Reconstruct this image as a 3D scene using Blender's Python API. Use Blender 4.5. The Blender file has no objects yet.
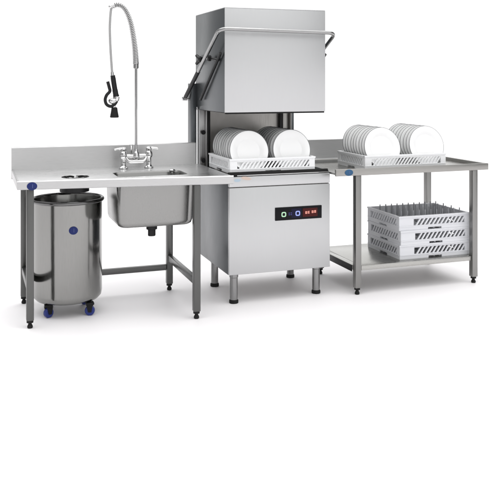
import bpy, bmesh, math
from mathutils import Vector, Matrix

scene = bpy.context.scene
C = scene.collection
R = math.radians
PI = math.pi

# ------------------------------------------------------------------ materials
def new_mat(name):
    m = bpy.data.materials.new(name)
    m.use_nodes = True
    nt = m.node_tree
    return m, nt, nt.nodes['Principled BSDF']

def steel(name, base, rough, scale=(1, 1, 1), var=0.10, bump=0.02, metallic=1.0, tint=(1, 1, 1), aniso=0.0, grain=0.05):
    """brushed sheet metal: stretched grain in roughness and bump, with broad handling smudges"""
    m, nt, p = new_mat(name)
    N, L = nt.nodes, nt.links
    tc = N.new('ShaderNodeTexCoord')
    mp = N.new('ShaderNodeMapping'); mp.inputs['Scale'].default_value = scale
    L.new(tc.outputs['Object'], mp.inputs['Vector'])
    n = N.new('ShaderNodeTexNoise'); n.inputs['Scale'].default_value = 18; n.inputs['Detail'].default_value = 4
    L.new(mp.outputs['Vector'], n.inputs['Vector'])
    s = N.new('ShaderNodeTexNoise'); s.inputs['Scale'].default_value = 3.2; s.inputs['Detail'].default_value = 3
    L.new(tc.outputs['Object'], s.inputs['Vector'])
    a = N.new('ShaderNodeMath'); a.operation = 'ADD'
    L.new(n.outputs['Fac'], a.inputs[0]); L.new(s.outputs['Fac'], a.inputs[1])
    r = N.new('ShaderNodeMapRange')
    r.inputs['From Min'].default_value = 0.6; r.inputs['From Max'].default_value = 1.4
    r.inputs['To Min'].default_value = max(0.04, rough - var); r.inputs['To Max'].default_value = rough + var
    L.new(a.outputs[0], r.inputs['Value']); L.new(r.outputs['Result'], p.inputs['Roughness'])
    cr = N.new('ShaderNodeMapRange')
    cr.inputs['From Min'].default_value = 0.25; cr.inputs['From Max'].default_value = 0.75
    cr.inputs['To Min'].default_value = 1 - grain; cr.inputs['To Max'].default_value = 1 + grain
    L.new(n.outputs['Fac'], cr.inputs['Value'])
    mul = N.new('ShaderNodeMix'); mul.data_type = 'RGBA'; mul.blend_type = 'MULTIPLY'
    mul.inputs['Factor'].default_value = 1.0
    mul.inputs['A'].default_value = (base * tint[0], base * tint[1], base * tint[2], 1)
    L.new(cr.outputs['Result'], mul.inputs['B'])
    L.new(mul.outputs['Result'], p.inputs['Base Color'])
    b = N.new('ShaderNodeBump'); b.inputs['Strength'].default_value = bump; b.inputs['Distance'].default_value = 0.002
    L.new(n.outputs['Fac'], b.inputs['Height']); L.new(b.outputs['Normal'], p.inputs['Normal'])
    p.inputs['Metallic'].default_value = metallic
    if aniso: p.inputs['Anisotropic'].default_value = aniso
    return m

def plain(name, col, rough, metallic=0.0, var=0.08, coat=0.0, spec=0.5, sss=0.0):
    m, nt, p = new_mat(name)
    N, L = nt.nodes, nt.links
    tc = N.new('ShaderNodeTexCoord')
    n = N.new('ShaderNodeTexNoise'); n.inputs['Scale'].default_value = 9; n.inputs['Detail'].default_value = 5
    L.new(tc.outputs['Object'], n.inputs['Vector'])
    r = N.new('ShaderNodeMapRange')
    r.inputs['From Min'].default_value = 0.3; r.inputs['From Max'].default_value = 0.7
    r.inputs['To Min'].default_value = max(0.03, rough - var); r.inputs['To Max'].default_value = rough + var
    L.new(n.outputs['Fac'], r.inputs['Value']); L.new(r.outputs['Result'], p.inputs['Roughness'])
    p.inputs['Base Color'].default_value = (*col, 1)
    p.inputs['Metallic'].default_value = metallic
    p.inputs['Coat Weight'].default_value = coat
    p.inputs['Specular IOR Level'].default_value = spec
    return m

def glow(name, col, strength):
    m, nt, p = new_mat(name)
    p.inputs['Base Color'].default_value = (0.01, 0.01, 0.01, 1)
    p.inputs['Specular IOR Level'].default_value = 0.12
    p.inputs['Emission Color'].default_value = (*col, 1)
    p.inputs['Emission Strength'].default_value = strength
    return m

M = dict(
    panel=steel('brushed_front_steel', 0.53, 0.38, grain=0.015, scale= (9, 9, 0.6), var=0.05, bump=0.006, tint=(0.99, 1.0, 1.01)),
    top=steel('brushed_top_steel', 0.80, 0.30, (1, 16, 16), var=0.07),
    apron=steel('satin_edge_steel', 0.53, 0.36, (1, 10, 14)),
    splash=steel('brushed_splash_steel', 0.47, 0.36, (1, 12, 14)),
    side=steel('shaded_side_sheet', 0.112, 0.34, grain=0.015, scale= (9, 9, 0.6), var=0.05, bump=0.006, metallic=0.75, tint=(0.92, 1.0, 1.06)),  # steel sides: their dark reflections are put into the base colour
    tube=steel('shaded_satin_tube', 0.13, 0.36, (12, 12, 1), tint=(1.0, 1.01, 0.99)),  # dark reflections on the steel tubes painted in as a darker base
    tube_light=steel('grey_satin_tube', 0.27, 0.36, (12, 12, 1), tint=(1.01, 1.0, 0.975)),
    frame=steel('grey_frame_steel', 0.34, 0.38, (1, 12, 14), tint=(1.02, 1.0, 0.96)),
    shelf=steel('grey_shelf_steel', 0.42, 0.26, (1, 14, 14), tint=(1.01, 1.0, 0.96)),
    bin=steel('polished_bin_steel', 0.27, 0.17, (12, 12, 1), var=0.06, tint=(1.0, 1.0, 0.97)),
    bowl=steel('deep_drawn_bowl_steel', 0.29, 0.28, (4, 4, 0.5), var=0.03, bump=0.0, grain=0.01, tint=(1.0, 1.0, 0.98)),
    inner=steel('wash_chamber_steel', 0.40, 0.42, (10, 10, 1), tint=(1.03, 1.0, 0.96)),
    chrome=steel('chrome', 0.62, 0.10, (1, 1, 1), var=0.04, bump=0.0),
    handle=steel('polished_tube', 0.34, 0.16, (1, 1, 1), var=0.05, bump=0.0),
    leg=steel('round_leg_steel', 0.27, 0.20, (10, 10, 1), var=0.06),
    spring=steel('spring_steel', 0.46, 0.24, (1, 1, 1), var=0.04, bump=0.0),
    hose=plain('grey_hose', (0.33, 0.33, 0.33), 0.4),
    black=plain('black_plastic', (0.010, 0.010, 0.011), 0.42, spec=0.25),
    rubber=plain('black_rubber', (0.012, 0.012, 0.012), 0.6, spec=0.2),
    glass=plain('black_glass', (0.006, 0.006, 0.008), 0.15, var=0.03, spec=0.12),
    blue=plain('blue_castor', (0.025, 0.04, 0.20), 0.4, spec=0.3),
    badge=plain('blue_badge', (0.014, 0.024, 0.12), 0.4, spec=0.2),
    badge2=plain('steel_blue_badge', (0.035, 0.10, 0.20), 0.4, spec=0.2),
    badgelight=plain('pale_badge_mark', (0.09, 0.12, 0.30), 0.4),
    orange=plain('orange_mark', (0.55, 0.44, 0.38), 0.5),
    paleblue=plain('pale_blue_mark', (0.38, 0.47, 0.55), 0.5),
    china=plain('white_china', (0.90, 0.905, 0.905), 0.14, var=0.04, coat=0.3),
    dark_rim=steel('dark_rim_steel', 0.16, 0.22, (1, 1, 1), var=0.05, bump=0.0),
    rack=plain('white_rack_plastic', (0.80, 0.81, 0.82), 0.45),
    rackgrey=plain('pale_grey_rack_plastic', (0.68, 0.69, 0.72), 0.48),
    pin=plain('grey_rack_pins', (0.30, 0.31, 0.33), 0.5),
    green_led=glow('green_led', (0.62, 1.0, 0.68), 0.85),
    blue_led=glow('blue_led', (0.40, 0.48, 1.0), 1.0),
    dim_led=glow('dim_blue_led', (0.20, 0.20, 0.75), 0.5),
    red_led=glow('red_led', (1.0, 0.42, 0.34), 1.5),
    red_glass=glow('red_display', (0.55, 0.01, 0.01), 0.11),
    blue_glass=glow('blue_display', (0.02, 0.02, 0.35), 0.07),
)

# glazed plate with a narrow grey rim line
nt = M['china'].node_tree; p = nt.nodes['Principled BSDF']
tc = nt.nodes.new('ShaderNodeTexCoord')
vm = nt.nodes.new('ShaderNodeVectorMath'); vm.operation = 'MULTIPLY'; vm.inputs[1].default_value = (1, 0, 1)
ln_ = nt.nodes.new('ShaderNodeVectorMath'); ln_.operation = 'LENGTH'
rp = nt.nodes.new('ShaderNodeMapRange'); rp.inputs['From Min'].default_value = 0.1282; rp.inputs['From Max'].default_value = 0.1298
mxc = nt.nodes.new('ShaderNodeMix'); mxc.data_type = 'RGBA'
mxc.inputs['A'].default_value = (0.84, 0.845, 0.845, 1); mxc.inputs['B'].default_value = (0.13, 0.133, 0.138, 1)
nt.links.new(tc.outputs['Object'], vm.inputs[0]); nt.links.new(vm.outputs['Vector'], ln_.inputs[0])
nt.links.new(ln_.outputs['Value'], rp.inputs['Value']); nt.links.new(rp.outputs['Result'], mxc.inputs['Factor'])
nt.links.new(mxc.outputs['Result'], p.inputs['Base Color'])

# floor: matt white studio paper with the faintest mottling
m, nt, p = new_mat('white_studio_floor')
tc = nt.nodes.new('ShaderNodeTexCoord')
n = nt.nodes.new('ShaderNodeTexNoise'); n.inputs['Scale'].default_value = 2.5; n.inputs['Detail'].default_value = 6
nt.links.new(tc.outputs['Object'], n.inputs['Vector'])
cr = nt.nodes.new('ShaderNodeValToRGB')
cr.color_ramp.elements[0].color = (0.84, 0.825, 0.838, 1); cr.color_ramp.elements[1].color = (0.87, 0.855, 0.866, 1)
nt.links.new(n.outputs['Fac'], cr.inputs['Fac']); nt.links.new(cr.outputs['Color'], p.inputs['Base Color'])
p.inputs['Roughness'].default_value = 0.55
p.inputs['Specular IOR Level'].default_value = 0.25
M['floor'] = m

# ------------------------------------------------------------------ mesh builder
class MB:
    def __init__(self): self.bm = bmesh.new()
    def box(self, x0, x1, y0, y1, z0, z1, bev=0.0, seg=2):
        g = bmesh.ops.create_cube(self.bm, size=1.0)
        vs = g['verts']
        for v in vs:
            v.co = Vector(((x0 + x1) / 2 + v.co.x * (x1 - x0), (y0 + y1) / 2 + v.co.y * (y1 - y0), (z0 + z1) / 2 + v.co.z * (z1 - z0)))
        if bev > 0:
            es = list({e for v in vs for e in v.link_edges})
            bmesh.ops.bevel(self.bm, geom=es, offset=bev, segments=seg, affect='EDGES', profile=0.5)
        return self
    def hexa(self, pts, bev=0.0):
        """eight corners: four bottom (ccw), four top"""
        v = [self.bm.verts.new(p) for p in pts]
        fs = [self.bm.faces.new([v[i] for i in f]) for f in ((3, 2, 1, 0), (4, 5, 6, 7), (0, 1, 5, 4), (1, 2, 6, 5), (2, 3, 7, 6), (3, 0, 4, 7))]
        if bev > 0:
            es = list({e for q in v for e in q.link_edges})
            bmesh.ops.bevel(self.bm, geom=es, offset=bev, segments=2, affect='EDGES', profile=0.5)
        return self
    def loft(self, rings, cap0=True, cap1=True):
        bm = self.bm
        R_ = [[bm.verts.new(p) for p in r] for r in rings]
        n = len(R_[0])
        for a, b in zip(R_, R_[1:]):
            for i in range(n):
                bm.faces.new((a[i], a[(i + 1) % n], b[(i + 1) % n], b[i]))
        if cap0: bm.faces.new(list(reversed(R_[0])))
        if cap1: bm.faces.new(R_[-1])
        return self
    def tube(self, pts, r, seg=14, caps=True):
        P = [Vector(p) for p in pts]
        rad = r if isinstance(r, (list, tuple)) else [r] * len(P)
        T = []
        for i in range(len(P)):
            a = P[max(i - 1, 0)]; b = P[min(i + 1, len(P) - 1)]
            T.append((b - a).normalized())
        up = Vector((0, 0, 1)) if abs(T[0].z) < 0.9 else Vector((1, 0, 0))
        nrm = (up - T[0] * up.dot(T[0])).normalized()
        rings = []
        for i in range(len(P)):
            nrm = (nrm - T[i] * nrm.dot(T[i])).normalized()
            bn = T[i].cross(nrm)
            rings.append([P[i] + (nrm * math.cos(2 * PI * k / seg) + bn * math.sin(2 * PI * k / seg)) * rad[i] for k in range(seg)])
        return self.loft(rings, caps, caps)
    def lathe(self, prof, c, seg=48, axis='Z', cap0=True, cap1=True):
        rings = []
        for r, h in prof:
            ring = []
            for k in range(seg):
                a = 2 * PI * k / seg
                x, y = r * math.cos(a), r * math.sin(a)
                if axis == 'Z': q = (c[0] + x, c[1] + y, c[2] + h)
                elif axis == 'X': q = (c[0] + h, c[1] + x, c[2] + y)
                else: q = (c[0] + y, c[1] + h, c[2] + x)
                ring.append(q)
            rings.append(ring)
        return self.loft(rings, cap0, cap1)
    def sphere(self, c, r, sx=1, sy=1, sz=1):
        g = bmesh.ops.create_uvsphere(self.bm, u_segments=20, v_segments=12, radius=r)
        for v in g['verts']: v.co = Vector((c[0] + v.co.x * sx, c[1] + v.co.y * sy, c[2] + v.co.z * sz))
        return self
    def build(self, name, mat, parent=None, loc=None, angle=32):
        bm = self.bm
        bmesh.ops.recalc_face_normals(bm, faces=bm.faces[:])
        off = parent_world(parent) if parent is not None else Vector(loc or (0, 0, 0))
        for v in bm.verts: v.co -= off
        for f in bm.faces: f.smooth = True
        lim = R(angle)
        for e in bm.edges:
            if len(e.link_faces) == 2 and e.calc_face_angle(0) > lim: e.smooth = False
        me = bpy.data.meshes.new(name)
        bm.to_mesh(me); bm.free()
        me.materials.append(mat)
        o = bpy.data.objects.new(name, me)
        C.objects.link(o)
        if parent is not None: o.parent = parent
        elif loc: o.location = loc
        return o

def parent_world(o):
    v = Vector((0, 0, 0))
    while o is not None:
        v += o.location; o = o.parent
    return v

def tag(o, label, cat, group=None):
    o['label'] = label; o['category'] = cat
    if group: o['group'] = group
    return o

def thing(name, label, cat, loc, group=None):
    o = bpy.data.objects.new(name, None)
    o.empty_display_size = 0.1
    C.objects.link(o); o.location = loc
    return tag(o, label, cat, group)

def copy_tree(o, parent=None):
    c = o.copy(); C.objects.link(c)
    if parent is not None: c.parent = parent
    for ch in list(o.children): copy_tree(ch, c)
    return c

def rrect(cx, cy, hx, hy, r, z, n=6):
    pts = []
    for qx, qy, a0 in ((1, 1, 0), (-1, 1, 90), (-1, -1, 180), (1, -1, 270)):
        for k in range(n + 1):
            a = R(a0 + 90 * k / n)
            pts.append((cx + qx * (hx - r) + r * math.cos(a), cy + qy * (hy - r) + r * math.sin(a), z))
    return pts

def smooth_path(pts, n=8):
    """Catmull-Rom through the points"""
    P = [Vector(p) for p in pts]
    P = [P[0] * 2 - P[1]] + P + [P[-1] * 2 - P[-2]]
    out = []
    for i in range(1, len(P) - 2):
        for k in range(n):
            t = k / n
            a, b, c, d = P[i - 1], P[i], P[i + 1], P[i + 2]
            out.append(0.5 * ((2 * b) + (c - a) * t + (2 * a - 5 * b + 4 * c - d) * t * t + (3 * b - a - 3 * c + d) * t ** 3))
    out.append(P[-2])
    return out

def fillet(pts, r, n=8):
    """polyline with its inner corners rounded"""
    P = [Vector(p) for p in pts]
    out = [P[0]]
    for i in range(1, len(P) - 1):
        a, b, c = P[i - 1], P[i], P[i + 1]
        u = (a - b); w = (c - b)
        rr = min(r, u.length * 0.49, w.length * 0.49)
        s = b + u.normalized() * rr; e = b + w.normalized() * rr
        for k in range(n + 1):
            t = k / n
            out.append(s * (1 - t) ** 2 + b * 2 * t * (1 - t) + e * t * t)
    out.append(P[-1])
    return out

# ------------------------------------------------------------------ setting
fl = MB()
v = [fl.bm.verts.new(q) for q in ((-60, -60, 0), (60, -60, 0), (60, 120, 0), (-60, 120, 0))]
fl.bm.faces.new(v)
floor = fl.build('floor', M['floor'])
floor['kind'] = 'structure'

# ------------------------------------------------------------------ shared parts
def square_leg(parent, x, y, ztop, mat, w=0.042):
    lg = MB().box(x - w / 2, x + w / 2, y - w / 2, y + w / 2, 0.045, ztop, 0.004).build('leg', mat, parent)
    f = MB()
    f.lathe([(0.013, 0.0), (0.016, 0.004), (0.016, 0.012), (0.012, 0.020), (0.010, 0.024), (0.010, 0.034)], (x, y, 0), 20)
    f.lathe([(0.0195, 0.032), (0.0195, 0.046)], (x, y, 0), 20)
    f.build('foot', M['rubber'], lg)
    return lg

def badge(parent, c, rx, rz, depth, mat, mark, curve=0.0):
    """small oval badge facing the front, with a pale vertical streak"""
    mb = MB()
    seg = 32
    def pt(k, s, y): 
        a = 2 * PI * k / seg
        x = rx * s * math.cos(a)
        return (c[0] + x, c[1] + y + curve * x * x, c[2] + rz * s * math.sin(a))
    mb.loft([[pt(k, 1.0, 0) for k in range(seg)], [pt(k, 1.0, -depth) for k in range(seg)], [pt(k, 0.94, -depth - 0.0008) for k in range(seg)]])
    b = mb.build('badge', mat, parent)
    mk = MB()
    y = c[1] - depth - 0.0022
    mk.box(c[0] + rx * 0.05, c[0] + rx * 0.13, y, y + 0.001, c[2] - rz * 0.42, c[2] + rz * 0.52)
    mk.build('badge_mark', mark, b)
    return b

# ------------------------------------------------------------------ sink table
ST = thing('sink_table', 'stainless steel sink table with one bowl and a waste opening, left of the dishwasher', 'sink table', (0.9, 4.9, 0))
ZT = 0.86
FL, FR, BR, BL = (0.255, 4.66), (1.506, 4.50), (1.506, 5.268), (0.255, 5.268)
HX, HY, HR = (0.842, 1.280), (4.690, 4.945), 0.05          # sink opening
WC, WR = (0.60, 4.80), 0.082                              # waste opening

def sheet_with_holes(outer, holes, ztop, thick):
    bm = bmesh.new()
    edges = []
    for loop in [outer] + holes:
        vs = [bm.verts.new((p[0], p[1], ztop)) for p in loop]
        for i in range(len(vs)): edges.append(bm.edges.new((vs[i], vs[(i + 1) % len(vs)])))
    bmesh.ops.triangle_fill(bm, edges=edges, use_beauty=True, use_dissolve=False)
    faces = bm.faces[:]
    for f in faces:
        f.normal_update()
        if f.normal.z < 0: f.normal_flip()
    r = bmesh.ops.extrude_face_region(bm, geom=faces)
    for g in r['geom']:
        if isinstance(g, bmesh.types.BMVert): g.co.z -= thick
    return bm

circ = [(WC[0] + WR * math.cos(2 * PI * k / 40), WC[1] + WR * math.sin(2 * PI * k / 40)) for k in range(40)]
hole = [(q[0], q[1]) for q in rrect((HX[0] + HX[1]) / 2, (HY[0] + HY[1]) / 2, (HX[1] - HX[0]) / 2, (HY[1] - HY[0]) / 2, HR, 0)]
inset = [(FL[0] + 0.012, FL[1] + 0.012), (FR[0] - 0.001, FR[1] + 0.012), (BR[0] - 0.001, BR[1]), (BL[0] + 0.012, BL[1])]
mb = MB(); mb.bm.free(); mb.bm = sheet_with_holes(inset, [hole, circ], ZT - 0.004, 0.003)
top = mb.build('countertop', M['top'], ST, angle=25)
# rolled front and end edges: raised bead and folded apron
mb = MB()
def edge_strip(a, b, nx, ny):
    """folded edge from a to b, outward normal (nx,ny): profile swept along the line"""
    prof = [(0.014, ZT - 0.006), (0.012, ZT + 0.001), (0.004, ZT + 0.001), (0.0, ZT - 0.004), (0.0, ZT - 0.047), (0.003, ZT - 0.050), (0.016, ZT - 0.050), (0.016, ZT - 0.0075)]
    r0 = [(a[0] - nx * d, a[1] - ny * d, z) for d, z in prof]
    r1 = [(b[0] - nx * d, b[1] - ny * d, z) for d, z in prof]
    mb.loft([r0, r1])
dx, dy = FR[0] - FL[0], FR[1] - FL[1]; ln = math.hypot(dx, dy)
edge_strip(FL, FR, dy / ln, -dx / ln)
mb.build('front_edge', M['apron'], ST)
mb = MB()
edge_strip((BL[0], BL[1]), (FL[0], FL[1] + 0.0165), -1, 0)
mb.build('end_edge', M['apron'], ST)
mb = MB()
mb.loft([[(x, y, z) for y, z in ((5.268, 0.80), (5.268, 0.862), (5.272, 1.0), (5.276, 1.004), (5.312, 1.004), (5.316, 1.0), (5.316, 0.80))] for x in (0.2545, 1.486)])
mb.build('backsplash', M['splash'], ST)
# bowl
cx, cy = (HX[0] + HX[1]) / 2, (HY[0] + HY[1]) / 2
hx, hy = (HX[1] - HX[0]) / 2, (HY[1] - HY[0]) / 2
ox, oy = 1.064, 4.855
rings = [rrect(ox, oy, 0.03, 0.03, 0.02, 0.545), rrect(ox, oy, 0.175, 0.165, 0.03, 0.550), rrect(ox, oy, 0.212, 0.202, 0.045, 0.555), rrect(ox, oy, 0.226, 0.214, 0.05, 0.565), rrect(ox, oy, 0.232, 0.220, 0.05, 0.585),
         rrect(ox, oy, 0.238, 0.225, 0.045, 0.809)]
rings += [rrect(cx, cy, hx + 0.004, hy + 0.004, HR, 0.8525), rrect(cx, cy, hx - 0.002, hy - 0.002, HR, 0.8535), rrect(cx, cy, hx - 0.006, hy - 0.006, HR, 0.845),
          rrect(cx, cy, hx - 0.014, hy - 0.014, HR, 0.60), rrect(cx, cy, hx - 0.025, hy - 0.025, HR, 0.578), rrect(cx, cy, hx - 0.05, hy - 0.05, HR, 0.568), rrect(cx, cy, 0.03, 0.03, 0.02, 0.563)]
bowl = MB().loft(rings).build('sink_bowl', M['bowl'], ST, angle=50)
d = MB(); d.lathe([(0.022, 0.470), (0.024, 0.474), (0.024, 0.508), (0.034, 0.512), (0.034, 0.546)], (1.068, 4.80, 0), 28)
d.build('drain_pipe', M['black'], bowl)
d = MB(); d.lathe([(0.016, 0.565), (0.016, 0.845), (0.020, 0.850), (0.020, 0.862), (0.012, 0.868)], (1.225, 4.90, 0), 24)
d.build('overflow_pipe', M['chrome'], bowl)
# waste chute with rubber scrap ring
ch = MB(); ch.lathe([(0.078, 0.765), (0.088, 0.765), (0.088, 0.806), (0.096, 0.809), (0.096, 0.852), (0.083, 0.852)], (WC[0], WC[1] + 0.04, 0), 48, cap0=False, cap1=False)
chute = ch.build('waste_chute', M['black'], ST)
MB().lathe([(0.0815, ZT - 0.0015), (0.0805, ZT - 0.0025), (0.0775, ZT - 0.022), (0.074, ZT - 0.024), (0.050, ZT - 0.027)], (WC[0], WC[1], 0), 48, cap0=False, cap1=False).build('opening_liner', M['chrome'], chute)
rg = MB()
for k in range(5):
    a0 = 2 * PI * k / 5 + 0.3
    pts = []
    for j in range(9):
        a = a0 + (2 * PI / 5) * 0.72 * j / 8
        rr = 0.066 + 0.004 * math.sin(PI * j / 8)
        pts.append((WC[0] + rr * math.cos(a), WC[1] + rr * math.sin(a), ZT - 0.012 + 0.006 * math.sin(PI * j / 8)))
    rg.tube(pts, 0.0052, 10)
rg.build('scrap_ring', M['rubber'], chute)
sq = [(0.33, 4.712), (0.33, 5.245), (1.29, 4.562), (1.29, 5.245)]
for x, y in sq: square_leg(ST, x, y, 0.808 if y < 5 else 0.845, M['tube'])
MB().box(0.315, 0.345, 4.735, 5.222, 0.200, 0.240, 0.003).build('side_rail', M['tube'], ST)
MB().box(1.275, 1.305, 4.585, 5.222, 0.203, 0.245, 0.003).build('side_rail', M['tube'], ST)
MB().box(0.353, 1.267, 5.230, 5.260, 0.140, 0.178, 0.003).build('back_rail', M['tube'], ST)
badge(ST, (0.337, 4.6499, 0.8305), 0.029, 0.023, 0.004, M['badge'], M['badgelight'])

# ------------------------------------------------------------------ scrap bin
bx, by = 0.575, 4.985
SB = thing('waste_bin', 'round stainless steel waste bin on blue castors, under the sink table', 'waste bin', (bx, by, 0))
prof = [(0.05, 0.078), (0.165, 0.080), (0.192, 0.088), (0.207, 0.105), (0.212, 0.130), (0.213, 0.685), (0.2135, 0.692), (0.218, 0.694), (0.220, 0.698), (0.219, 0.702), (0.216, 0.704), (0.209, 0.700), (0.207, 0.692), (0.206, 0.130), (0.19, 0.10), (0.05, 0.092)]
body = MB().lathe(prof, (bx, by, 0), 96).build('body', M['bin'], SB, angle=40)
MB().lathe([(0.2145, 0.686), (0.222, 0.688), (0.2265, 0.696), (0.2245, 0.706), (0.217, 0.7105), (0.209, 0.708), (0.206, 0.703)], (bx, by, 0), 96, cap0=False, cap1=False).build('rim', M['dark_rim'], SB, angle=60)
for ax, ay, rot in ((-0.125, -0.105, 0.5), (0.118, -0.140, -0.3), (-0.09, 0.13, 1.2), (0.12, 0.11, 0.2)):
    wx, wy = bx + ax, by + ay
    cs = MB().box(wx - 0.024, wx + 0.024, wy - 0.022, wy + 0.022, 0.066, 0.081, 0.003)
    c_, s_ = math.cos(rot), math.sin(rot)
    def q(u, w, z): return (wx + u * c_ - w * s_, wy + u * s_ + w * c_, z)
    for sgn in (-1, 1):
        o_ = sgn * 0.017
        cs.hexa([q(-0.008, o_ - 0.002, 0.022), q(0.012, o_ - 0.002, 0.022), q(0.012, o_ + 0.002, 0.022), q(-0.008, o_ + 0.002, 0.022),
                 q(-0.020, o_ - 0.002, 0.068), q(0.020, o_ - 0.002, 0.068), q(0.020, o_ + 0.002, 0.068), q(-0.020, o_ + 0.002, 0.068)])
    cst = cs.build('castor', M['rubber'], SB)
    seg = 28
    rr = [[q(r_ * math.cos(2 * PI * k / seg), o_, 0.030 + r_ * math.sin(2 * PI * k / seg)) for k in range(seg)] for r_, o_ in ((0.012, -0.0135), (0.026, -0.0135), (0.030, -0.009), (0.030, 0.009), (0.026, 0.0135), (0.012, 0.0135))]
    MB().loft(rr).build('wheel', M['blue'], cst)
badge(SB, (0.585, by - 0.2132, 0.538), 0.027, 0.024, 0.0035, M['badge'], M['badgelight'], curve=2.4)

# ------------------------------------------------------------------ pre-rinse tap
ty = 5.13
PT = thing('spray_tap', 'chrome pre-rinse tap with spring riser and hanging black spray gun, behind the sink bowl', 'tap', (1.036, ty, 0.856))
mb = MB()
for x in (0.952, 1.122):
    mb.lathe([(0.030, 0.857), (0.030, 0.864), (0.020, 0.870), (0.016, 0.880), (0.016, 0.925), (0.022, 0.932), (0.024, 0.955), (0.020, 0.968), (0.013, 0.972)], (x, ty, 0), 28)
    mb.sphere((x, ty, 0.945), 0.025, 1, 1, 1.15)
mb.tube([(0.952, ty, 0.938), (1.122, ty, 0.938)], 0.013, 16)
mb.tube(fillet([(0.968, ty - 0.004, 0.930), (0.985, ty - 0.016, 0.902), (1.09, ty - 0.016, 0.902), (1.106, ty - 0.004, 0.930)], 0.02), 0.011, 14)
mb.lathe([(0.022, 0.915), (0.024, 0.925), (0.024, 0.955), (0.016, 0.965), (0.012, 0.985)], (1.036, ty, 0), 28)
mb.lathe([(0.009, 0.94), (0.009, 1.005), (0.012, 1.008), (0.012, 1.014)], (1.005, ty, 0), 20)
mixer = mb.build('mixer_body', M['chrome'], PT, angle=45)
for x, s in ((0.952, -1), (1.122, 1)):
    mb = MB()
    mb.lathe([(0.017, 0.970), (0.019, 0.976), (0.019, 0.990), (0.012, 0.997)], (x, ty, 0), 24)
    mb.tube(smooth_path([(x, ty, 0.985), (x + s * 0.03, ty - 0.004, 0.988), (x + s * 0.062, ty - 0.010, 0.983)], 6), [0.0085] * 6 + [0.007] * 6 + [0.0055], 12)
    mb.build('tap_lever', M['chrome'], PT)
riser_top = 1.545
mb = MB().tube([(1.036, ty, 0.965), (1.036, ty, riser_top)], 0.0085, 16)
mb.lathe([(0.014, riser_top - 0.03), (0.017, riser_top - 0.026), (0.017, riser_top), (0.013, riser_top + 0.006)], (1.036, ty, 0), 20)
mb.build('riser_pipe', M['handle'], PT)
arc = [(1.036, 1.545), (1.030, 1.638), (1.017, 1.737), (1.003, 1.810), (0.983, 1.868), (0.959, 1.910), (0.929, 1.931), (0.899, 1.930), (0.878, 1.918)]
path = smooth_path([(x, ty, z) for x, z in arc], 24)
cum = [0.0]
for a, b in zip(path, path[1:]): cum.append(cum[-1] + (b - a).length)
Ltot = cum[-1]
def at_len(s):
    for i in range(len(cum) - 1):
        if cum[i + 1] >= s:
            t = (s - cum[i]) / (cum[i + 1] - cum[i]); return path[i].lerp(path[i + 1], t), (path[i + 1] - path[i]).normalized()
    return path[-1], (path[-1] - path[-2]).normalized()
hel = []
turns, per = 44, 12
s = 0.0; ph = 0.0
steps = turns * per
for k in range(steps + 1):
    t = k / steps
    s = Ltot * (t ** 1.12)
    c, T = at_len(min(s, Ltot - 1e-5))
    bn = Vector((0, 1, 0)); nr = bn.cross(T).normalized()
    rad = 0.0180 - 0.0045 * t
    a = 2 * PI * k / per
    hel.append(c + nr * rad * math.cos(a) + bn * rad * math.sin(a))
MB().tube(hel, 0.0036, 6).build('spring', M['spring'], PT, angle=80)
hosepts = [(1.036, ty, 1.545)] + [(x, ty, z) for x, z in arc[1:]] 
mb = MB().tube(smooth_path(hosepts, 10), 0.0088, 12)
mb.tube(smooth_path([(0.884, ty, 1.922), (0.872, ty, 1.905), (0.866, ty, 1.85), (0.863, ty, 1.767), (0.868, ty, 1.636), (0.878, ty, 1.485)], 8), 0.0078, 12)
mb.build('hose', M['hose'], PT)
mb = MB().tube([(0.893, ty, 1.930), (0.870, ty, 1.921)], [0.016, 0.013], 18)
mb.sphere((0.868, ty, 1.919), 0.0135)
mb.build('hose_collar', M['chrome'], PT)
mb = MB()
mb.tube([(0.878, ty, 1.492), (0.881, ty, 1.466)], [0.0095, 0.012], 16)
gun = mb.build('spray_gun', M['chrome'], PT)
MB().tube(smooth_path([(0.882, ty, 1.470), (0.888, ty, 1.43), (0.896, ty, 1.38), (0.905, ty, 1.330)], 6), [0.0155] * 3 + [0.0165] * 10 + [0.018] * 4 + [0.02] * 2, 18).build('grip', M['black'], gun)
mb = MB()
mb.tube([(0.908, ty, 1.332), (0.903, ty, 1.312), (0.895, ty, 1.300)], [0.021, 0.023, 0.018], 18)
mb.sphere((0.884, ty, 1.303), 0.025, 1.25, 1, 0.85)
mb.tube([(0.890, ty, 1.292), (0.890, ty, 1.258)], [0.014, 0.012], 16)
mb.build('valve', M['chrome'], gun)
lev = smooth_path([(0.848, ty - 0.006, 1.430), (0.858, ty - 0.006, 1.392), (0.862, ty - 0.006, 1.366), (0.842, ty - 0.006, 1.342), (0.832, ty - 0.006, 1.312), (0.840, ty - 0.006, 1.282), (0.866, ty - 0.006, 1.268), (0.892, ty - 0.006, 1.280), (0.905, ty - 0.004, 1.306)], 6)
MB().tube(lev, [0.0105] * (len(lev) - 6) + [0.0115, 0.012, 0.013, 0.014, 0.014, 0.012], 14).build('trigger_lever', M['black'], gun)
MB().lathe([(0.013, 1.262), (0.019, 1.258), (0.022, 1.235), (0.028, 1.203), (0.029, 1.197), (0.025, 1.194), (0.01, 1.196)], (0.893, ty, 0), 28).build('spray_nozzle', M['rubber'], gun)

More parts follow.
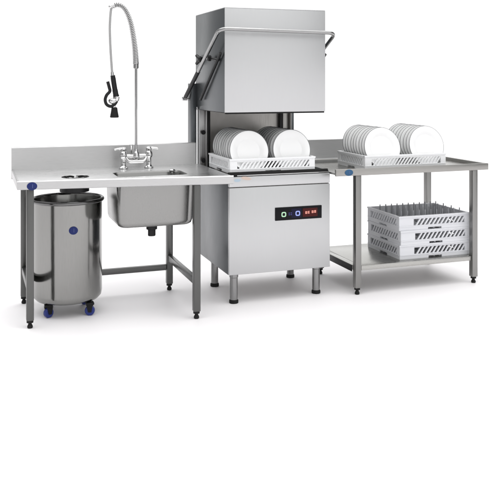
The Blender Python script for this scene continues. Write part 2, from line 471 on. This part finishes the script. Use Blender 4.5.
# ------------------------------------------------------------------ dishwasher
X0, X1, Y0, Y1 = 1.557, 2.267, 4.745, 5.40
DW = thing('dishwasher', 'tall hood-type stainless steel dishwasher with raised hood and lift handle, between the two tables', 'dishwasher', ((X0 + X1) / 2, (Y0 + Y1) / 2, 0))
ZB, ZD = 0.192, 0.819
MB().box(X0 + 0.004, X1 - 0.004, Y0 + 0.022, Y1, ZB + 0.004, 0.790).build('cabinet', M['inner'], DW)
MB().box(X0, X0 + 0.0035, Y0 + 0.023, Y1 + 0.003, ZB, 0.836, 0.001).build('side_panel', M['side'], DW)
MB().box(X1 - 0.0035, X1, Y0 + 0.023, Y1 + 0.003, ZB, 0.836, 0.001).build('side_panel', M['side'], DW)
MB().box(X0, X1, Y0, Y0 + 0.0215, ZB, 0.7495, 0.004).build('front_panel', M['panel'], DW)
MB().box(X0, X1, Y0 - 0.002, Y0 + 0.0215, 0.7535, ZD, 0.005).build('top_trim', M['panel'], DW)
# wash tank deck with dark gutter behind the trim and the two rack rails
MB().box(X0 + 0.006, X1 - 0.006, Y0 + 0.024, Y1 - 0.002, 0.7915, 0.806).build('tank_deck', M['inner'], DW)
mb = MB()
mb.box(X0 + 0.004, X1 - 0.004, Y0 + 0.022, Y0 + 0.040, 0.8065, 0.846, 0.002)
mb.build('seal_strip', M['rubber'], DW)
MB().box(X0 + 0.06, X1 - 0.006, Y0 + 0.016, Y0 + 0.0215, ZD + 0.003, ZD + 0.0085, 0.001).build('drip_edge', M['chrome'], DW)
for x in (X0 + 0.07, X1 - 0.12):
    MB().box(x - 0.012, x + 0.012, Y0 + 0.07, Y1 - 0.05, 0.8065, 0.8345, 0.003).build('rack_rail', M['chrome'], DW)
for x, y in ((1.607, 4.80), (2.205, 4.835), (1.612, 5.235), (2.205, 5.285)):
    lg = MB().lathe([(0.021, 0.02), (0.0255, 0.024), (0.0255, 0.165), (0.029, 0.168), (0.029, 0.1955)], (x, y, 0), 28).build('leg', M['leg'], DW)
    MB().lathe([(0.028, 0.0), (0.030, 0.003), (0.030, 0.017), (0.026, 0.024)], (x, y, 0), 28).build('foot', M['rubber'], lg)
# columns and back wall
for sx, xa in ((1, 1.49), (-1, 2.285)):
    mb = MB()
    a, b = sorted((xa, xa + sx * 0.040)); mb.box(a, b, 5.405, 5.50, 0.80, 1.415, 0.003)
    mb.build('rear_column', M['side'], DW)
    mb = MB()
    xa2 = 1.533 if sx > 0 else 2.242
    a, b = sorted((xa2, xa2 + sx * 0.062))
    mb.box(a, b, 5.385, 5.402, 0.815, 1.340, 0.003)
    w0 = a if sx > 0 else b - 0.008
    mb.box(w0, w0 + 0.008, 5.35, 5.3845, 0.815, 1.340, 0.002)
    w0 = b - 0.008 if sx > 0 else a
    mb.box(w0, w0 + 0.008, 5.365, 5.3845, 0.815, 1.340, 0.002)
    post = mb.build('guide_post', M['apron'] if sx > 0 else M['frame'], DW)
    for z in (0.868, 1.067):
        kb = MB()
        kb.lathe([(0.010, 0.0), (0.015, -0.003), (0.016, -0.012), (0.012, -0.018)], ((a + b) / 2 + 0.002, 5.366, z), 20, 'Y')
        kb.build('slide_knob', M['black'], post)
MB().box(1.600, 2.176, 5.41, 5.416, 0.808, 1.30).build('back_panel', M['inner'], DW)
MB().box(2.158, 2.178, 5.372, 5.409, 0.808, 1.30, 0.002).build('chamber_edge', M['black'], DW)
MB().box(1.602, 1.622, 5.372, 5.409, 0.808, 1.30, 0.002).build('chamber_edge', M['black'], DW)
# hood
hx0, hx1, hy0, hy1, hz0, hz1 = 1.528, 2.232, 4.745, 5.425, 1.232, 1.902
HD = MB().box(hx0, hx1, hy0, hy0 + 0.004, hz0, hz1 - 0.003, 0.0015).build('hood', M['panel'], DW)
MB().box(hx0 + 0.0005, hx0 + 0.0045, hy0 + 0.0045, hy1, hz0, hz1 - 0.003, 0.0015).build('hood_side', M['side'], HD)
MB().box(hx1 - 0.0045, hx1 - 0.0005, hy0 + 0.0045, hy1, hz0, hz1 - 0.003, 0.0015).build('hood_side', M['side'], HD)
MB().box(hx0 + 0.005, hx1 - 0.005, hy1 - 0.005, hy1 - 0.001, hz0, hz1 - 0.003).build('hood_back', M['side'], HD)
MB().box(hx0 + 0.0003, hx1 - 0.0003, hy0 + 0.0005, hy1 - 0.001, hz1 - 0.0025, hz1 + 0.002, 0.001).build('hood_top', M['panel'], HD)
mb = MB()
mb.box(hx0 + 0.006, hx1 - 0.004, hy0 + 0.005, hy0 + 0.020, hz0 - 0.010, hz0 + 0.006, 0.002)
mb.box(hx0 + 0.006, hx0 + 0.018, hy0 + 0.0205, hy1 - 0.03, hz0 - 0.004, hz0 + 0.008, 0.002)
mb.box(hx1 - 0.018, hx1 - 0.006, hy0 + 0.0205, hy1 - 0.03, hz0 - 0.004, hz0 + 0.008, 0.002)
mb.build('hood_seal', M['rubber'], HD)
mb = MB().lathe([(0.009, -0.012), (0.012, -0.009), (0.012, -0.002), (0.009, 0.001)], (hx0 - 0.001, 5.36, hz0 + 0.006), 18, 'X')
mb.build('guide_roller', M['chrome'], HD)
# lift handle: one bent tube from the rear pivots round the front
hp = fillet([(1.470, 5.505, 1.308), (1.470, 4.668, 1.762), (2.272, 4.668, 1.750), (2.272, 5.505, 1.308)], 0.062, 10)
LH = MB().tube(hp, 0.0128, 18).build('lift_handle', M['handle'], DW)
for x in (1.470, 2.272):
    MB().tube([(x, 5.490, 1.3165), (x, 5.155, 1.4975)], 0.0148, 16).build('sleeve', M['black'], LH)
    mb = MB().lathe([(0.011, -0.022), (0.016, -0.018), (0.016, 0.018), (0.011, 0.022)], (x, 5.51, 1.305), 20, 'X')
    mb.build('pivot_pin', M['chrome'], LH)
    s_ = 1 if x < 1.9 else -1
    MB().tube([(x, 5.51, 1.305), (x + s_ * 0.03, 5.48, 1.305)], 0.008, 12).build('pivot_bolt', M['handle'], LH)
for x, s_ in ((1.510, 1), (2.246, -1)):
    st = MB().tube([(x, 4.775, 1.612), (x, 5.235, 1.305)], 0.0100, 14).build('lift_strut', M['black'], HD)
    mb = MB().lathe([(0.016, -0.012), (0.020, -0.008), (0.020, 0.008), (0.016, 0.012)], (x - s_ * 0.012, 4.985, 1.585), 24, 'X')
    mb.tube([(x, 4.985, 1.585), (x, 4.84, 1.569)], 0.012, 12)
    hinge = mb.build('strut_bracket', M['black'], HD)
    MB().lathe([(0.009, -0.004), (0.011, -0.002), (0.011, 0.003)], (x - s_ * 0.028, 4.985, 1.587), 18, 'X').build('hinge_bolt', M['chrome'], hinge)
    mb = MB()
    kx = hx0 - 0.012 if s_ > 0 else hx1 + 0.012
    mb.sphere((kx, 5.27, 1.585), 0.022, 0.7, 1.0, 1.0)
    mb.tube([(kx, 5.27, 1.585), (kx - s_ * 0.008, 5.33, 1.612)], [0.016, 0.011], 12)
    mb.tube([(kx, 5.27, 1.585), (kx - s_ * 0.008, 5.33, 1.556)], [0.016, 0.011], 12)
    mb.build('knob', M['black'], HD)
# control panel
px0, px1, pz0, pz1 = 1.872, 2.204, 0.523, 0.609
yf = Y0 - 0.0005
CP = MB().box(px0, px1, yf - 0.006, yf, pz0, pz1, 0.0028).build('control_panel', M['glass'], DW)
yp = yf - 0.0062
def ring(cx_, cz_, r0, r1, mat, name):
    mb = MB(); seg = 28
    def sq_(k, r_):
        a = 2 * PI * k / seg
        c_, s_ = math.cos(a), math.sin(a)
        e = 0.6
        return (cx_ + r_ * math.copysign(abs(c_) ** e, c_), cz_ + r_ * math.copysign(abs(s_) ** e, s_))
    vs = []
    for r_, y_ in ((r1, yp), (r1, yp - 0.0015), (r0, yp - 0.0015), (r0, yp)):
        vs.append([(sq_(k, r_)[0], y_, sq_(k, r_)[1]) for k in range(seg)])
    mb.loft(vs, False, False)
    mb.build(name, mat, CP)
MB().box(1.985, 2.055, yp - 0.0006, yp + 0.0005, 0.536, 0.596, 0.0002).build('display_window', M['blue_glass'], CP)
MB().box(2.066, 2.172, yp - 0.0006, yp + 0.0005, 0.538, 0.594, 0.0002).build('display_window', M['red_glass'], CP)
ring(1.931, 0.562, 0.0095, 0.0165, M['green_led'], 'button')
ring(2.030, 0.564, 0.0095, 0.0165, M['blue_led'], 'button')
mb = MB()
for x in (1.969, 1.983):
    mb.box(x - 0.0045, x + 0.0045, yp - 0.0022, yp - 0.0008, 0.567, 0.571); mb.box(x - 0.0045, x + 0.0045, yp - 0.0022, yp - 0.0008, 0.556, 0.560)
mb.build('indicator', M['dim_led'], CP)
mb = MB()
def seven(x, z, w, h, segs):
    t = 0.0024; y0_, y1_ = yp - 0.0022, yp - 0.0008
    B = {'a': (x, x + w, z + h - t, z + h), 'g': (x, x + w, z + h / 2 - t / 2, z + h / 2 + t / 2), 'd': (x, x + w, z, z + t),
         'f': (x, x + t, z + h / 2 + t, z + h - t * 1.3), 'b': (x + w - t, x + w, z + h / 2 + t, z + h - t * 1.3),
         'e': (x, x + t, z + t * 1.3, z + h / 2 - t), 'c': (x + w - t, x + w, z + t * 1.3, z + h / 2 - t)}
    for s_ in segs: a, b, c_, d_ = B[s_]; mb.box(a, b, y0_, y1_, c_, d_)
seven(2.084, 0.558, 0.012, 0.0155, 'abcdefg'); seven(2.102, 0.559, 0.012, 0.0155, 'adefg')
seven(2.130, 0.561, 0.012, 0.0155, 'abcdefg'); seven(2.148, 0.562, 0.012, 0.0155, 'abcdefg')
mb.build('digits', M['red_led'], CP)
# small blue-and-orange maker's mark on the trim
mk = MB()
yt = Y0 - 0.0022
mk.loft([[(1.612 + 0.022 * math.cos(2 * PI * k / 24), y_, 0.797 + 0.010 * math.sin(2 * PI * k / 24)) for k in range(24)] for y_ in (yt + 0.0004, yt - 0.0008)])
MKR = mk.build('emblem', M['paleblue'], DW)
mk = MB()
mk.loft([[(1.672 + 0.034 * math.cos(2 * PI * k / 24), y_, 0.808 + 0.011 * math.sin(2 * PI * k / 24) - 0.15 * 0.034 * math.cos(2 * PI * k / 24)) for k in range(24)] for y_ in (yt + 0.0004, yt - 0.0008)])
mk.build('emblem', M['orange'], DW)

# ------------------------------------------------------------------ outlet table
OT = thing('outlet_table', 'grey steel outlet table with undershelf and low backsplash, right of the dishwasher', 'table', (2.87, 5.0, 0))
tx0, tx1, ty0, ty1 = 2.272, 3.470, 4.665, 5.350
MB().box(tx0, tx1 - 0.006, ty0 + 0.020, ty1 - 0.001, 0.812, 0.8235).build('tray', M['shelf'], OT)
MB().box(tx0, tx1, ty0, ty0 + 0.0195, 0.803, 0.849, 0.004).build('front_rim', M['frame'], OT)
MB().box(tx1 - 0.022, tx1, ty0 + 0.020, ty1 - 0.002, 0.803, 0.8485, 0.004).build('end_rim', M['frame'], OT)
mb = MB()
mb.loft([[(x, y, z) for y, z in ((ty1, 0.803), (ty1, 0.838), (ty1 - 0.006, 0.846), (ty1, 0.858), (ty1 + 0.004, 0.992), (ty1 + 0.008, 0.996), (ty1 + 0.040, 0.996), (ty1 + 0.044, 0.992), (ty1 + 0.044, 0.803))] for x in (tx0 + 0.02, tx1)])
mb.build('backsplash', M['splash'], OT)
for x, y in ((2.452, 4.712), (3.372, 4.706), (3.372, 5.300), (2.452, 5.300)): square_leg(OT, x, y, 0.8025, M['tube_light'], 0.044)
US = MB().box(2.476, 3.348, 4.695, 5.325, 0.160, 0.194, 0.003).build('undershelf', M['shelf'], OT)
for x0_, x1_ in ((2.4285, 2.4755), (3.3485, 3.3945)):
    MB().box(x0_, x1_, 4.736, 5.276, 0.161, 0.193, 0.002).build('shelf_end', M['shelf'], US)
MB().box(2.4225, 2.428, 4.736, 5.276, 0.150, 0.191, 0.001).build('shelf_edge_shade', M['black'], US)  # added black strip, painting the shade on the shelf's left side face
badge(OT, (2.366, ty0 - 0.0002, 0.826), 0.030, 0.021, 0.004, M['badge2'], M['badgelight'])

# ------------------------------------------------------------------ racks
def wall(mb, p0, p1, h, th, solid0, solid1, zlo, zhi, pitch, bw, slant):
    """one lattice wall from p0 to p1 (plan), thickness th inwards; solid0/solid1 = length of closed end panels"""
    a = Vector((p0[0], p0[1], 0)); b = Vector((p1[0], p1[1], 0))
    L_ = (b - a).length; u = (b - a) / L_; w = Vector((-u.y, u.x, 0))
    def blk(s0, s1, z0, z1, t0=0.0, t1=th, sh=0.0):
        P = []
        for z, o in ((z0, 0.0), (z1, sh)):
            for s, t in ((s0, t0), (s1, t0), (s1, t1), (s0, t1)):
                q = a + u * (s + o) + w * t; P.append((q.x, q.y, z))
        mb.hexa(P)
    mid, nh = L_ / 2, 0.055
    blk(0, mid - nh, 0.0, zlo); blk(mid + nh, L_, 0.0, zlo); blk(mid - nh, mid + nh, 0.014, zlo)
    blk(0, L_, zhi, h - 0.010)
    blk(-0.004, L_ + 0.004, h - 0.010, h, -0.004, th)
    blk(0, L_, zlo - 0.006, zlo, -0.003, 0.0)
    blk(0, solid0, zlo, zhi); blk(L_ - solid1, L_, zlo, zhi)
    s = solid0 + pitch * 0.5
    while s < L_ - solid1 - pitch * 0.6:
        sh = slant * (zhi - zlo)
        blk(s, s + bw, zlo - 0.001, zhi + 0.001, th * 0.15, th * 0.8, sh)
        s += pitch
def make_rack(name, label, x0, x1, y0, y1, z, h, mat, group, pins=True, solid=0.05, pin_mat=None):
    r = thing(name, label, 'dish rack', ((x0 + x1) / 2, (y0 + y1) / 2, z), group)
    th = 0.012
    mb = MB()
    zlo, zhi = z + 0.32 * h, z + 0.78 * h
    ww, dd = x1 - x0, y1 - y0
    def lw(p0, p1, s0, s1, slant):
        sub = MB()
        wall(sub, p0, p1, h, th, s0, s1, 0.32 * h, 0.78 * h, 0.033 if s0 > 0.1 or solid > 0.1 else 0.026, 0.0125, slant)
        for v_ in sub.bm.verts: v_.co.z += z
        me = bpy.data.meshes.new('tmp'); sub.bm.to_mesh(me); sub.bm.free(); mb.bm.from_mesh(me); bpy.data.meshes.remove(me)
    lw((x0, y0), (x1, y0), solid, 0.04, 0.75)
    bs = ww / 2 if solid > 0.1 else 0.04
    lw((x1, y1), (x0, y1), bs, bs, 0.75)
    lw((x0, y1 - th), (x0, y0 + th), 0.03, 0.03, 0.75)
    es = (dd - 2 * th) / 2 if solid > 0.1 else 0.03
    lw((x1, y0 + th), (x1, y1 - th), es, es, 0.75)
    for cx_, cy_ in ((x0, y0), (x1, y0), (x1, y1), (x0, y1)):
        mb.lathe([(0.0095, 0.001), (0.0095, h - 0.001)], (cx_ + (0.008 if cx_ == x0 else -0.008), cy_ + (0.008 if cy_ == y0 else -0.008), z), 16)
    mb.build('frame', mat, r)
    mb = MB()
    n_ = 12
    for i in range(1, n_):
        x = x0 + ww * i / n_; mb.box(x - 0.0025, x + 0.0025, y0 + th, y1 - th, z + 0.004, z + 0.009)
    n2 = 9
    for i in range(1, n2):
        y = y0 + dd * i / n2; mb.box(x0 + th, x1 - th, y - 0.0025, y + 0.0025, z + 0.0035, z + 0.0085)
    mb.build('base_grid', mat, r)
    if pins:
        mb = MB()
        for i in range(1, n_):
            for j in range(1, n2, 2):
                x = x0 + ww * i / n_; y = y0 + dd * j / n2
                mb.tube([(x, y, z + 0.006), (x, y, z + h * pins - 0.006), (x, y, z + h * pins)], [0.0052, 0.0042, 0.0016], 8)
        for j in range(1, n2, 2):
            y = y0 + dd * j / n2; mb.box(x0 + th, x1 - th, y - 0.003, y + 0.003, z + 0.0095, z + 0.015)
        mb.box((x0 + x1) / 2 - 0.003, (x0 + x1) / 2 + 0.003, y0 + th, y1 - th, z + 0.0098, z + 0.0146)
        mb.build('pin_grid', pin_mat or mat, r)
    return r

RG = 'dish racks'
make_rack('dish_rack', 'white plastic rack loaded with plates, inside the open dishwasher', 1.578, 2.176, 4.790, 5.255, 0.8355, 0.094, M['rack'], RG, pins=False)
make_rack('dish_rack', 'white plastic rack loaded with plates, on top of the right-hand table', 2.530, 3.168, 4.745, 5.165, 0.8245, 0.100, M['rack'], RG, pins=False)
sx0, sx1, sy0, sy1, sz, sh = 2.803, 3.372, 4.752, 5.215, 0.1945, 0.0990
names = ['bottom', 'middle', 'top']
labs = ['empty pale plastic rack resting directly on the undershelf, lowest of its stack',
        'empty pale plastic rack in the middle of the stack on the undershelf',
        'empty pale plastic rack with upright pins showing, topmost of the stack on the undershelf']
for k in range(3):
    j = (0.0, 0.002, -0.001)[k]
    rk = make_rack('dish_rack', labs[k], sx0 + j, sx1 + j, sy0 - j, sy1 - j, sz + k * (sh + 0.0005), sh, M['rackgrey'], RG, pins=1.32 if k == 2 else 0.8, solid=0.115, pin_mat=M['pin'])
    rk.rotation_euler = (0, 0, R((0.0, 0.7, -0.5)[k]))

# ------------------------------------------------------------------ plates
PR = 0.1325
def plate_mesh():
    mb = MB()
    prof = [(0.004, 0.0045), (0.074, 0.0045), (0.080, 0.0055), (0.088, 0.0125), (0.124, 0.0185), (0.1305, 0.0195), (0.1325, 0.0180), (0.1315, 0.0160),
            (0.124, 0.0140), (0.090, 0.0070), (0.084, 0.0000), (0.078, -0.0030), (0.072, -0.0030), (0.071, 0.0), (0.004, 0.0)]
    mb.lathe([(r, -h) for r, h in prof], (0, 0, 0), 72, 'Y')
    return mb
src = plate_mesh().build('plate', M['china'], None, angle=50)
src_used = False
ORD = ['front', 'second', 'third', 'fourth', 'fifth', 'sixth', 'seventh', 'eighth', 'rear']
def plate_row(xc, y0, pitch, zc, where, tilt, group, scale=1.0):
    global src_used
    for k in range(9):
        if src_used:
            o = src.copy(); C.objects.link(o)
        else:
            o = src; src_used = True
        jit = ((k * 37 + int(xc * 100)) % 7 - 3) * 0.0011
        o.location = (xc + jit * 0.8, y0 + pitch * k + jit, zc)
        o.rotation_euler = (R(-tilt + jit * 500), (k * 1.7) % 3, 0)
        o.rotation_mode = 'YXZ'
        o.scale = (scale, scale, scale)
        if k == 0: lab = 'white plate facing front, foremost in %s' % where
        elif k == 8: lab = 'white plate, rearmost in %s' % where
        else: lab = 'white plate, %s from the front in %s' % (ORD[k], where)
        tag(o, lab, 'plate', group)
plate_row(1.720, 4.838, 0.0475, 0.9735, 'the left row of the dishwasher rack', 12, 'plates in the dishwasher', 1.02)
plate_row(2.020, 4.838, 0.0475, 0.9735, 'the right row of the dishwasher rack', 12, 'plates in the dishwasher', 1.02)
plate_row(2.684, 4.800, 0.0415, 0.9715, 'the left row of the table rack', 12, 'plates on the outlet table', 1.06)
plate_row(3.036, 4.800, 0.0415, 0.9750, 'the right row of the table rack', 12, 'plates on the outlet table', 1.06)

# ------------------------------------------------------------------ light
w = bpy.data.worlds.new('World'); scene.world = w; w.use_nodes = True
nt = w.node_tree; N, L = nt.nodes, nt.links
bg = N['Background']
tc = N.new('ShaderNodeTexCoord'); sp = N.new('ShaderNodeSeparateXYZ'); L.new(tc.outputs['Generated'], sp.inputs[0])
def mr(src_, a, b, c0, c1):
    n_ = N.new('ShaderNodeMapRange'); n_.interpolation_type = 'SMOOTHSTEP'
    n_.inputs['From Min'].default_value = a; n_.inputs['From Max'].default_value = b
    n_.inputs['To Min'].default_value = c0; n_.inputs['To Max'].default_value = c1
    L.new(src_, n_.inputs['Value']); return n_.outputs['Result']
def mx(f, a, b):
    n_ = N.new('ShaderNodeMix'); n_.data_type = 'FLOAT'
    L.new(f, n_.inputs['Factor'])
    for s_, v_ in (('A', a), ('B', b)):
        if isinstance(v_, float): n_.inputs[s_].default_value = v_
        else: L.new(v_, n_.inputs[s_])
    return n_.outputs['Result']
left = mr(sp.outputs['X'], -0.17, -0.30, 0.0, 1.0)        # world darkened at left, like an unseen flag, for steel reflections
right = mr(sp.outputs['X'], 0.66, 0.80, 0.0, 1.0)         # world darkened far right, added for the bin's dark edge
front = mr(sp.outputs['Y'], 0.0, -0.4, 0.0, 1.0)
up = mr(sp.outputs['Z'], 0.52, 0.76, 0.0, 1.0)            # world brightened overhead, added to light the floor white
v1 = mx(front, 1.20, 1.15)
v2 = mx(right, v1, 0.20)
v3 = mx(left, v2, 0.42)
v4 = mx(up, v3, 2.25)
L.new(v4, bg.inputs['Strength'])
bg.inputs['Color'].default_value = (1.0, 1.0, 1.0, 1)

la = bpy.data.lights.new('added_key_light', 'AREA'); la.shape = 'RECTANGLE'; la.size = 2.4; la.size_y = 1.6; la.energy = 35; la.color = (1.0, 0.98, 0.95)  # area lamp added out of view for slightly directional shadows
lo = bpy.data.objects.new('added_key_light', la); C.objects.link(lo)
lo.location = (1.9, 3.5, 5.2)
lo.rotation_euler = (Vector((1.9, 5.0, 0.6)) - lo.location).to_track_quat('-Z', 'Y').to_euler()

# ------------------------------------------------------------------ camera
cam = bpy.data.cameras.new('camera'); co = bpy.data.objects.new('camera', cam); C.objects.link(co)
co.location = (0, 0, 1.44)
co.rotation_euler = (R(90), 0, R(-19.7))
cam.sensor_width = 36; cam.lens = 783 / 500 * 36
cam.shift_y = -(250 - 80) / 500
cam.clip_end = 500
scene.camera = co
scene.view_settings.view_transform = 'Standard'
scene.view_settings.look = 'None'
scene.view_settings.exposure = 0
scene.view_settings.gamma = 1
